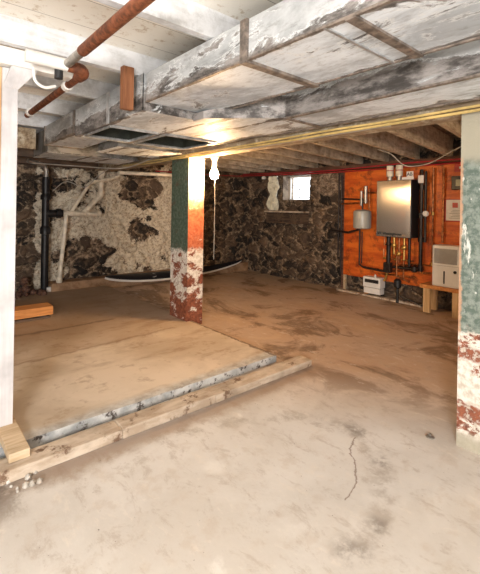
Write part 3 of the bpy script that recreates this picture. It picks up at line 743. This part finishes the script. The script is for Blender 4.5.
bm = B(); box(bm, XB + .19, XB + .195, a + .03, b - .03, c + .03, d - .03); obj('window_pane', bm, 'glass', wj)
t = thing('wall_shelf', 'small wooden shelf box on the stone wall under the window', 'shelf', (5.85, 5.4, 1.12))
bm = B(); box(bm, 5.68, 5.95, 4.88, 5.85, 1.335, 1.365, .003); obj('shelf_board', bm, 'curb', t)
bm = B(); box(bm, 5.72, 5.94, 4.90, 5.83, 1.12, 1.145, .003); box(bm, 5.92, 5.95, 4.90, 5.83, 1.14, 1.335); box(bm, 5.72, 5.94, 5.81, 5.835, 1.14, 1.335, .003); box(bm, 5.72, 5.94, 4.895, 4.92, 1.14, 1.335, .003); box(bm, 5.72, 5.94, 5.36, 5.38, 1.14, 1.335, .003); obj('shelf_case', bm, 'dark_wood', t)
bm = B(); nn = 22
def sheet(i, k):
    y = 5.60 + .26 * i / 8; z = 1.375 + .70 * k / nn
    return (5.80 + .035 * math.sin(i * 1.9 + k * .5) + .03 * noise.noise(V((i * .7, k * .35, 1))), y + .03 * noise.noise(V((3, k * .3, i * .2))), z)
fr = [[bm.verts.new(sheet(i, k)) for k in range(nn + 1)] for i in range(9)]; bk = [[bm.verts.new(V(sheet(i, k)) + V((.012, 0, 0))) for k in range(nn + 1)] for i in range(9)]
for i in range(8):
    for k in range(nn):
        bm.faces.new((fr[i][k], fr[i + 1][k], fr[i + 1][k + 1], fr[i][k + 1])); bm.faces.new((bk[i][k], bk[i][k + 1], bk[i + 1][k + 1], bk[i + 1][k]))
for k in range(nn):
    bm.faces.new((fr[0][k], fr[0][k + 1], bk[0][k + 1], bk[0][k])); bm.faces.new((fr[8][k], bk[8][k], bk[8][k + 1], fr[8][k + 1]))
for i in range(8):
    bm.faces.new((fr[i][0], bk[i][0], bk[i + 1][0], fr[i + 1][0])); bm.faces.new((fr[i][nn], fr[i + 1][nn], bk[i + 1][nn], bk[i][nn]))
MT['sheet'] = simple('pale_sheet', (.72, .70, .56), .5, 0, .25, 10)
tag(obj('insulation_sheet', bm, 'sheet', None, True), 'crumpled whitish sheet hanging at the left side of the window', 'sheet')
t = thing('red_pipe', 'thin red tubing strung along the top of the window wall', 'pipe', (5.7, 4.5, 2.1))
bm = B(); tube(bm, smooth_path([(5.74, 1.2, 2.08), (5.74, 2.6, 2.07), (5.74, 4.0, 2.06), (5.74, 5.2, 2.085), (5.70, 6.5, 2.12), (5.5, 6.62, 2.11), (4.6, 6.64, 2.09), (3.6, 6.66, 2.08)], 4), .010, 8); obj('tubing', bm, 'red_pex', t, True)
bm = B(); tube(bm, smooth_path([(5.70, 1.2, 2.11), (5.70, 2.9, 2.12), (5.70, 4.4, 2.095), (5.70, 6.55, 2.155)], 4), .010, 8); obj('upper_tubing', bm, 'red_pex', t, True)
bm = B(); lathe(bm, [(.0, 0), (.04, .0), (.045, .03), (.03, .06), (.0, .065)][1:4], (5.72, 5.93, 2.02), 12); tag(obj('porcelain_knob', bm, 'white_plastic', None, True), 'small white fitting left of the window top', 'fitting')

# ------------------------------------------------------------------ orange panel with its frame
t = thing('plywood_panel', 'orange painted plywood panel mounted on the stone wall', 'panel', (5.86, 2.6, .05))
bm = B(); box(bm, 5.855, 5.88, .9, 4.03, .28, 2.09, .002); obj('panel_sheet', bm, 'panel', t)
bm = B(); box(bm, 5.856, 5.89, 4.03, 4.075, .02, 2.09, .003); obj('frame_upright', bm, 'sill_wood', t)
bm = B(); box(bm, 5.856, 5.90, 3.555, 3.62, .02, .28, .003); obj('foot_stud', bm, 'pine_orange', t)
bm = B(); box(bm, 5.856, 5.90, 3.985, 4.028, .03, .278, .003); obj('foot_stud', bm, 'pine', t)
bm = B(); box(bm, 5.76, 5.85, 2.62, 4.10, 0.0, .028, .003); tag(obj('base_plate', bm, 'curb'), 'thin pale board lying on the floor along the foot of the orange panel', 'board')

# ------------------------------------------------------------------ water heater
t = thing('water_heater', 'wall-hung water heater with brushed steel front on the orange panel', 'water heater', (5.72, 3.0, 1.01))
bm = B(); box(bm, 5.61, 5.855, 2.715, 3.27, 1.005, 1.865, .008); obj('casing', bm, 'black_plastic', t)
# slightly bowed steel front
bm = B(); n = 14; fr, bk = [], []
for i in range(n + 1):
    row, rw2 = [], []
    for k in range(n + 1):
        y = 2.725 + .535 * i / n; z = 1.012 + .845 * k / n
        e = 1 - (2 * i / n - 1) ** 8; g = 1 - (2 * k / n - 1) ** 10
        bow = .012 * (1 - (2 * i / n - 1) ** 2) * .5
        row.append(bm.verts.new((5.597 - .004 * min(e, g) - bow, y, z))); rw2.append(bm.verts.new((5.612, y, z)))
    fr.append(row); bk.append(rw2)
for i in range(n):
    for k in range(n):
        bm.faces.new((fr[i][k], fr[i][k + 1], fr[i + 1][k + 1], fr[i + 1][k])); bm.faces.new((bk[i][k], bk[i + 1][k], bk[i + 1][k + 1], bk[i][k + 1]))
    for (A, Bk) in (((fr[i][0], fr[i + 1][0]), (bk[i + 1][0], bk[i][0])), ((fr[i][n], fr[i + 1][n]), (bk[i + 1][n], bk[i][n])), ((fr[0][i], fr[0][i + 1]), (bk[0][i + 1], bk[0][i])), ((fr[n][i], fr[n][i + 1]), (bk[n][i + 1], bk[n][i]))):
        bm.faces.new((*A, *Bk))
fp = obj('front_panel', bm, 'steel', t, True)
def text_mesh(s, size, ext, mat, parent, M_, name):
    cu = bpy.data.curves.new('lettering', 'FONT'); cu.body = s; cu.size = size; cu.extrude = ext; cu.offset = size * .02; cu.resolution_u = 2
    tmp = bpy.data.objects.new('lettering_curve', cu); C.objects.link(tmp)
    dg = bpy.context.evaluated_depsgraph_get(); dg.update()
    me = bpy.data.meshes.new_from_object(tmp.evaluated_get(dg)); bpy.data.objects.remove(tmp)
    me.transform(M_); me.materials.clear(); me.materials.append(MT[mat])
    o = bpy.data.objects.new(name, me); C.objects.link(o)
    if parent: o.parent = parent; o.location = (0, 0, 0) if parent.parent else -parent.location
    return o
# facing -X, reading left to right along -Y
def face_m(x, y, z): return Matrix(((0, 0, -1, x), (-1, 0, 0, y), (0, 1, 0, z), (0, 0, 0, 1)))
text_mesh('Westinghouse', .052, .0015, 'black_plastic', fp, face_m(5.583, 3.15, 1.04), 'lettering')
bm = B()
for (y0, y1, z0, z1) in ((3.18, 3.235, 1.04, 1.048), (3.18, 3.235, 1.072, 1.08), (3.18, 3.188, 1.04, 1.08), (3.227, 3.235, 1.04, 1.08), (3.20, 3.215, 1.052, 1.068)): box(bm, 5.582, 5.592, y0, y1, z0, z1)
obj('logo', bm, 'black_plastic', fp)
for y in (3.105, 2.955):
    bm = B(); tube(bm, [(5.70, y, 1.93), (5.70, y, 2.095)], .052, 20); v_ = obj('vent_pipe', bm, 'pvc', t, True)
    bm = B(); tube(bm, [(5.70, y, 1.86), (5.70, y, 1.94)], .036, 18); obj('vent_collar', bm, 'galv_pipe', v_, True)
    bm = B(); tube(bm, [(5.70, y, 2.012), (5.70, y, 2.024)], .0545, 20); obj('red_ring', bm, 'red_pex', v_, True)
for i, (y, zb, m, r) in enumerate(((3.13, .50, 'black_pipe', .032), (3.04, .74, 'brass', .016), (2.96, .62, 'copper', .012), (2.88, .66, 'brass', .016), (2.80, .58, 'black_pipe', .02), (3.2, .86, 'copper', .012))):
    bm = B(); tube(bm, [(5.74, y, 1.006), (5.74, y, zb)], r, 12); obj('connection_pipe', bm, m, t, True)
for (y, z) in ((3.13, .88), (3.04, .86), (2.88, .84), (2.96, .74)):
    bm = B(); lathe(bm, [(.03, -.02), (.038, -.01), (.038, .03), (.028, .045)], (5.74, y, z), 12); tube(bm, [(5.74, y, z), (5.68, y, z)], .010, 8); tube(bm, [(5.68, y - .035, z), (5.68, y + .02, z)], .010, 8)
    obj('valve', bm, 'brass' if y != 3.13 else 'black_pipe', t, True)

def pipething(name, label, mat, runs, loc, fittings=(), fmat=None, cat='pipe'):
    t = thing(name, label, cat, loc)
    for pts, r in runs:
        bm = B(); tube(bm, pts, r, 10); obj('pipe_run', bm, mat, t, True)
    for (p, q, r) in fittings:
        bm = B(); tube(bm, [p, q], r, 12); obj('pipe_fitting', bm, fmat or mat, t, True)
    return t
x = 5.80
pipething('gas_pipe', 'black gas pipe beside the right side of the steel water heater', 'black_pipe',
          [([(x, 2.66, 2.02), (x, 2.66, .52)], .026), ([(x, 2.66, .56), (x, 3.2, .52)], .02), ([(x, 2.60, 1.99), (x, 2.60, .95)], .02)], (x, 2.66, .5),
          [((x, 2.66, z), (x, 2.66, z + .07), .04) for z in (.52, .95, 1.3, 1.72)])
pipething('copper_pipe', 'dark copper pipes right of the water heater', 'copper',
          [([(x + .02, 2.50, 2.03), (x + .02, 2.50, .62), (x + .02, 2.8, .60), (x + .02, 3.25, .50)], .015), ([(x + .02, 2.36, 2.03), (x + .02, 2.36, .96)], .015), ([(x + .02, 3.60, .47), (x + .02, 3.15, .45), (x + .02, 2.62, .55)], .015)], (x + .02, 2.5, .5),
          [((x + .02, 2.50, z), (x + .02, 2.50, z + .05), .022) for z in (.62, 1.35)], 'brass')
pipething('drain_line', 'dark pipe from the grey tank down and across the orange panel', 'black_pipe',
          [([(x, 3.68, 1.1), (x, 3.68, .50), (x, 3.6, .46), (x, 3.2, .44)], .016), ([(x, 3.635, 1.05), (x, 3.635, .52)], .010)], (x, 3.68, .5))
pipething('wall_pipes', 'thin dark pipes on the post left of the orange panel', 'black_pipe',
          [([(5.80, 4.05, 2.0), (5.80, 4.05, .3)], .016), ([(5.82, 4.12, 2.05), (5.82, 4.12, .6)], .014), ([(5.8, 4.25, 1.04), (5.8, 3.9, 1.02), (5.79, 3.70, 1.08)], .02),
           ([(5.8, 4.05, 1.60), (5.8, 3.6, 1.58)], .014)], (5.8, 4.05, .3))
pipething('heater_manifold', 'tangle of small copper pipes between the heater and the panel foot', 'copper',
          [([(5.76, 3.22, .80), (5.76, 3.22, .66), (5.76, 2.74, .66)], .013), ([(5.78, 3.28, .40), (5.78, 2.72, .42)], .012), ([(5.75, 3.0, .72), (5.75, 3.0, .40), (5.77, 2.8, .34)], .014), ([(5.77, 2.9, .64), (5.77, 2.9, .36)], .012), ([(5.78, 2.84, .60), (5.78, 2.62, .50), (5.78, 2.45, .52)], .014)], (5.77, 3.0, .35),
          [((5.76, y_, .66), (5.76, y_ + .04, .66), .02) for y_ in (2.8, 3.0, 3.18)], 'brass')
t = thing('mixing_valve', 'black valve cluster hanging under the water heater', 'valve', (5.74, 3.1, .4))
bm = B(); box(bm, 5.70, 5.79, 3.08, 3.20, .44, .60, .02); obj('valve_body', bm, 'black_pipe', t)
bm = B(); tube(bm, [(5.745, 3.15, .44), (5.745, 3.17, .36), (5.745, 3.2, .30)], .018, 10); obj('outlet', bm, 'brass', t, True)
bm = B(); lathe(bm, [(.03, 0), (.05, .02), (.05, .08), (.02, .10)], (5.74, 2.72, .50), 12); tube(bm, [(5.74, 2.66, .55), (5.74, 2.95, .54)], .022, 10); obj('pump', bm, 'black_pipe', t, True)
t = thing('condensate_pump', 'black pump and pipes low on the wall right of the small white box', 'pump', (5.75, 3.0, .05))
bm = B(); lathe(bm, [(.03, 0), (.055, .02), (.055, .12), (.02, .15)], (5.75, 2.98, .22), 14); tube(bm, [(5.75, 2.98, .0), (5.75, 2.98, .25)], .02, 10); obj('pump_body', bm, 'black_plastic', t, True)
bm = B(); tube(bm, [(5.75, 2.98, .12), (5.75, 2.6, .03)], .014, 8); obj('hose', bm, 'black_plastic', t, True)
t = thing('pressure_gauge', 'small pale gauge on a short arm right of the water heater', 'gauge', (5.74, 2.6, 1.36))
bm = B(); lathe(bm, [(.012, -.03), (.04, -.025), (.042, .0), (.012, .004)], (5.70, 2.545, 1.37), 16, 'X'); obj('gauge_face', bm, 'white_plastic', t, True)
bm = B(); tube(bm, [(5.74, 2.66, 1.36), (5.70, 2.55, 1.37)], .012, 8); obj('gauge_arm', bm, 'galv_pipe', t, True)

# tags hung above the heater
t = thing('paper_tag', 'upper white paper tag with dark marks above the heater corner', 'tag', (5.62, 2.78, 1.9))
bm = B(); box(bm, 5.615, 5.618, 2.70, 2.80, 1.905, 1.985); sh = obj('sheet', bm, 'paper', t)
text_mesh('AB', .07, .001, 'ink', sh, face_m(5.613, 2.795, 1.92), 'lettering')
t = thing('paper_tag', 'lower white paper tags behind the top right of the heater', 'tag', (5.62, 2.7, 1.87))
bm = B(); box(bm, 5.64, 5.643, 2.56, 2.64, 1.81, 1.92); box(bm, 5.63, 5.633, 2.70, 2.88, 1.868, 1.905); obj('sheet', bm, 'paper', t)

# expansion tank
t = thing('expansion_tank', 'small grey cylindrical tank on the orange panel left of the water heater', 'tank', (5.70, 3.66, 1.1))
bm = B(); lathe(bm, [(.10, 1.10), (.135, 1.112), (.142, 1.14), (.142, 1.36), (.135, 1.39), (.09, 1.41), (.03, 1.418)], (5.70, 3.575, 0), 28); obj('tank_shell', bm, 'tank', t, True)
bm = B(); tube(bm, [(5.70, 3.575, 1.41), (5.70, 3.575, 1.60)], .014, 10); obj('neck_pipe', bm, 'black_pipe', t, True)
bm = B(); tube(bm, [(5.72, 3.53, 1.52), (5.72, 3.53, 1.80)], .030, 12); tube(bm, [(5.72, 3.61, 1.48), (5.72, 3.61, 1.72)], .022, 12); obj('air_separator', bm, 'galv_pipe', t, True)
bm = B(); tube(bm, [(5.76, 4.02, 1.51), (5.76, 3.54, 1.53)], .014, 8); tube(bm, [(5.76, 3.62, 1.70), (5.76, 3.28, 1.69)], .014, 8); tube(bm, [(5.78, 3.50, 1.75), (5.78, 3.50, 1.40)], .012, 8); obj('side_pipe', bm, 'copper', t, True)
bm = B(); box(bm, 5.83, 5.855, 3.60, 3.71, 1.2, 1.3); obj('bracket', bm, 'galv_pipe', t)

# condensate box
t = thing('condensate_box', 'small white box with a black slot low on the wall under the heater', 'box', (5.78, 3.45, .07))
bm = B(); box(bm, 5.70, 5.855, 3.24, 3.545, .17, .335, .008); bb = obj('box_body', bm, 'white_plastic', t)
bm = B(); box(bm, 5.71, 5.845, 3.25, 3.535, .07, .162, .006); obj('lower_tray', bm, 'white_plastic', t)
bm = B(); box(bm, 5.694, 5.702, 3.27, 3.51, .245, .300, .002); obj('slot', bm, 'black_plastic', bb)
bm = B(); lathe(bm, [(.016, .335), (.016, .36), (.010, .38)], (5.76, 3.36, 0), 12); obj('spout', bm, 'white_plastic', t, True)

# dehumidifier on the bench
t = thing('dehumidifier', 'white dehumidifier with grey grille standing on the low bench', 'dehumidifier', (5.68, 2.25, .37))
bm = B(); box(bm, 5.55, 5.80, 2.03, 2.385, .385, .945, .018); obj('body', bm, 'white_plastic', t)
bm = B(); box(bm, 5.543, 5.552, 2.06, 2.355, .70, .90, .003); gp = obj('grille_plate', bm, 'grey_plastic', t)
bm = B()
for k in range(12): box(bm, 5.538, 5.545, 2.065, 2.35, .706 + k * .016, .714 + k * .016)
obj('grille_slats', bm, 'grey_plastic', gp)
bm = B(); box(bm, 5.545, 5.552, 2.215, 2.232, .43, .60, .002); obj('level_window', bm, 'black_plastic', t)
bm = B(); tube(bm, [(5.552, 2.085, .60), (5.540, 2.085, .60)], .02, 16); obj('knob', bm, 'black_plastic', t, True)
bm = B(); box(bm, 5.548, 5.552, 2.04, 2.375, .668, .672); obj('bucket_seam', bm, 'grey_plastic', t)

t = thing('low_bench', 'low pine bench under the white dehumidifier', 'bench', (5.68, 2.2, 0))
bm = B(); box(bm, 5.52, 5.84, 1.75, 2.54, .335, .385, .004); obj('bench_top', bm, 'pine_orange', t)
for y in (2.405, 1.80):
    for xx in (5.535, 5.76):
        bm = B(); box(bm, xx, xx + .05, y, y + .09, 0, .335, .003); obj('leg', bm, 'pine_v', t)
for xx in (5.53,):
    bm = B(); box(bm, xx, xx + .05, 2.03, 2.11, 0, .335, .003); obj('leg', bm, 'pine_v', t)
# notice, thermostat, red box
t = thing('notice', 'white paper notice in a dark frame on the orange panel', 'notice', (5.83, 2.24, 1.27))
bm = B(); box(bm, 5.838, 5.855, 2.02, 2.35, 1.262, 1.585, .002); obj('frame', bm, 'red', t)
bm = B(); box(bm, 5.834, 5.839, 2.035, 2.325, 1.28, 1.57); sh = obj('sheet', bm, 'paper', t)
bm = B()
for k in range(6): box(bm, 5.832, 5.835, 2.06, 2.28 - (k % 3) * .02, 1.31 + k * .022, 1.318 + k * .022)
obj('text_lines', bm, 'grey_plastic', sh)
bm = B(); box(bm, 5.831, 5.835, 2.17, 2.24, 1.46, 1.53); obj('emblem', bm, 'red', sh)
t = thing('thermostat', 'black wall control with small screen above the notice', 'thermostat', (5.83, 2.2, 1.7))
bm = B(); box(bm, 5.80, 5.855, 2.07, 2.25, 1.71, 1.90, .01); hs = obj('housing', bm, 'black_plastic', t)
bm = B(); box(bm, 5.795, 5.802, 2.10, 2.19, 1.76, 1.85, .002); obj('screen', bm, 'screen', hs)
t = thing('red_switch', 'red switch plate at the top of the orange panel', 'switch', (5.83, 2.15, 1.96))
bm = B(); box(bm, 5.835, 5.855, 2.08, 2.225, 1.96, 2.07, .004); pl = obj('plate', bm, 'red', t)
bm = B(); box(bm, 5.825, 5.836, 2.14, 2.16, 2.0, 2.03, .002); obj('toggle', bm, 'white_plastic', pl)
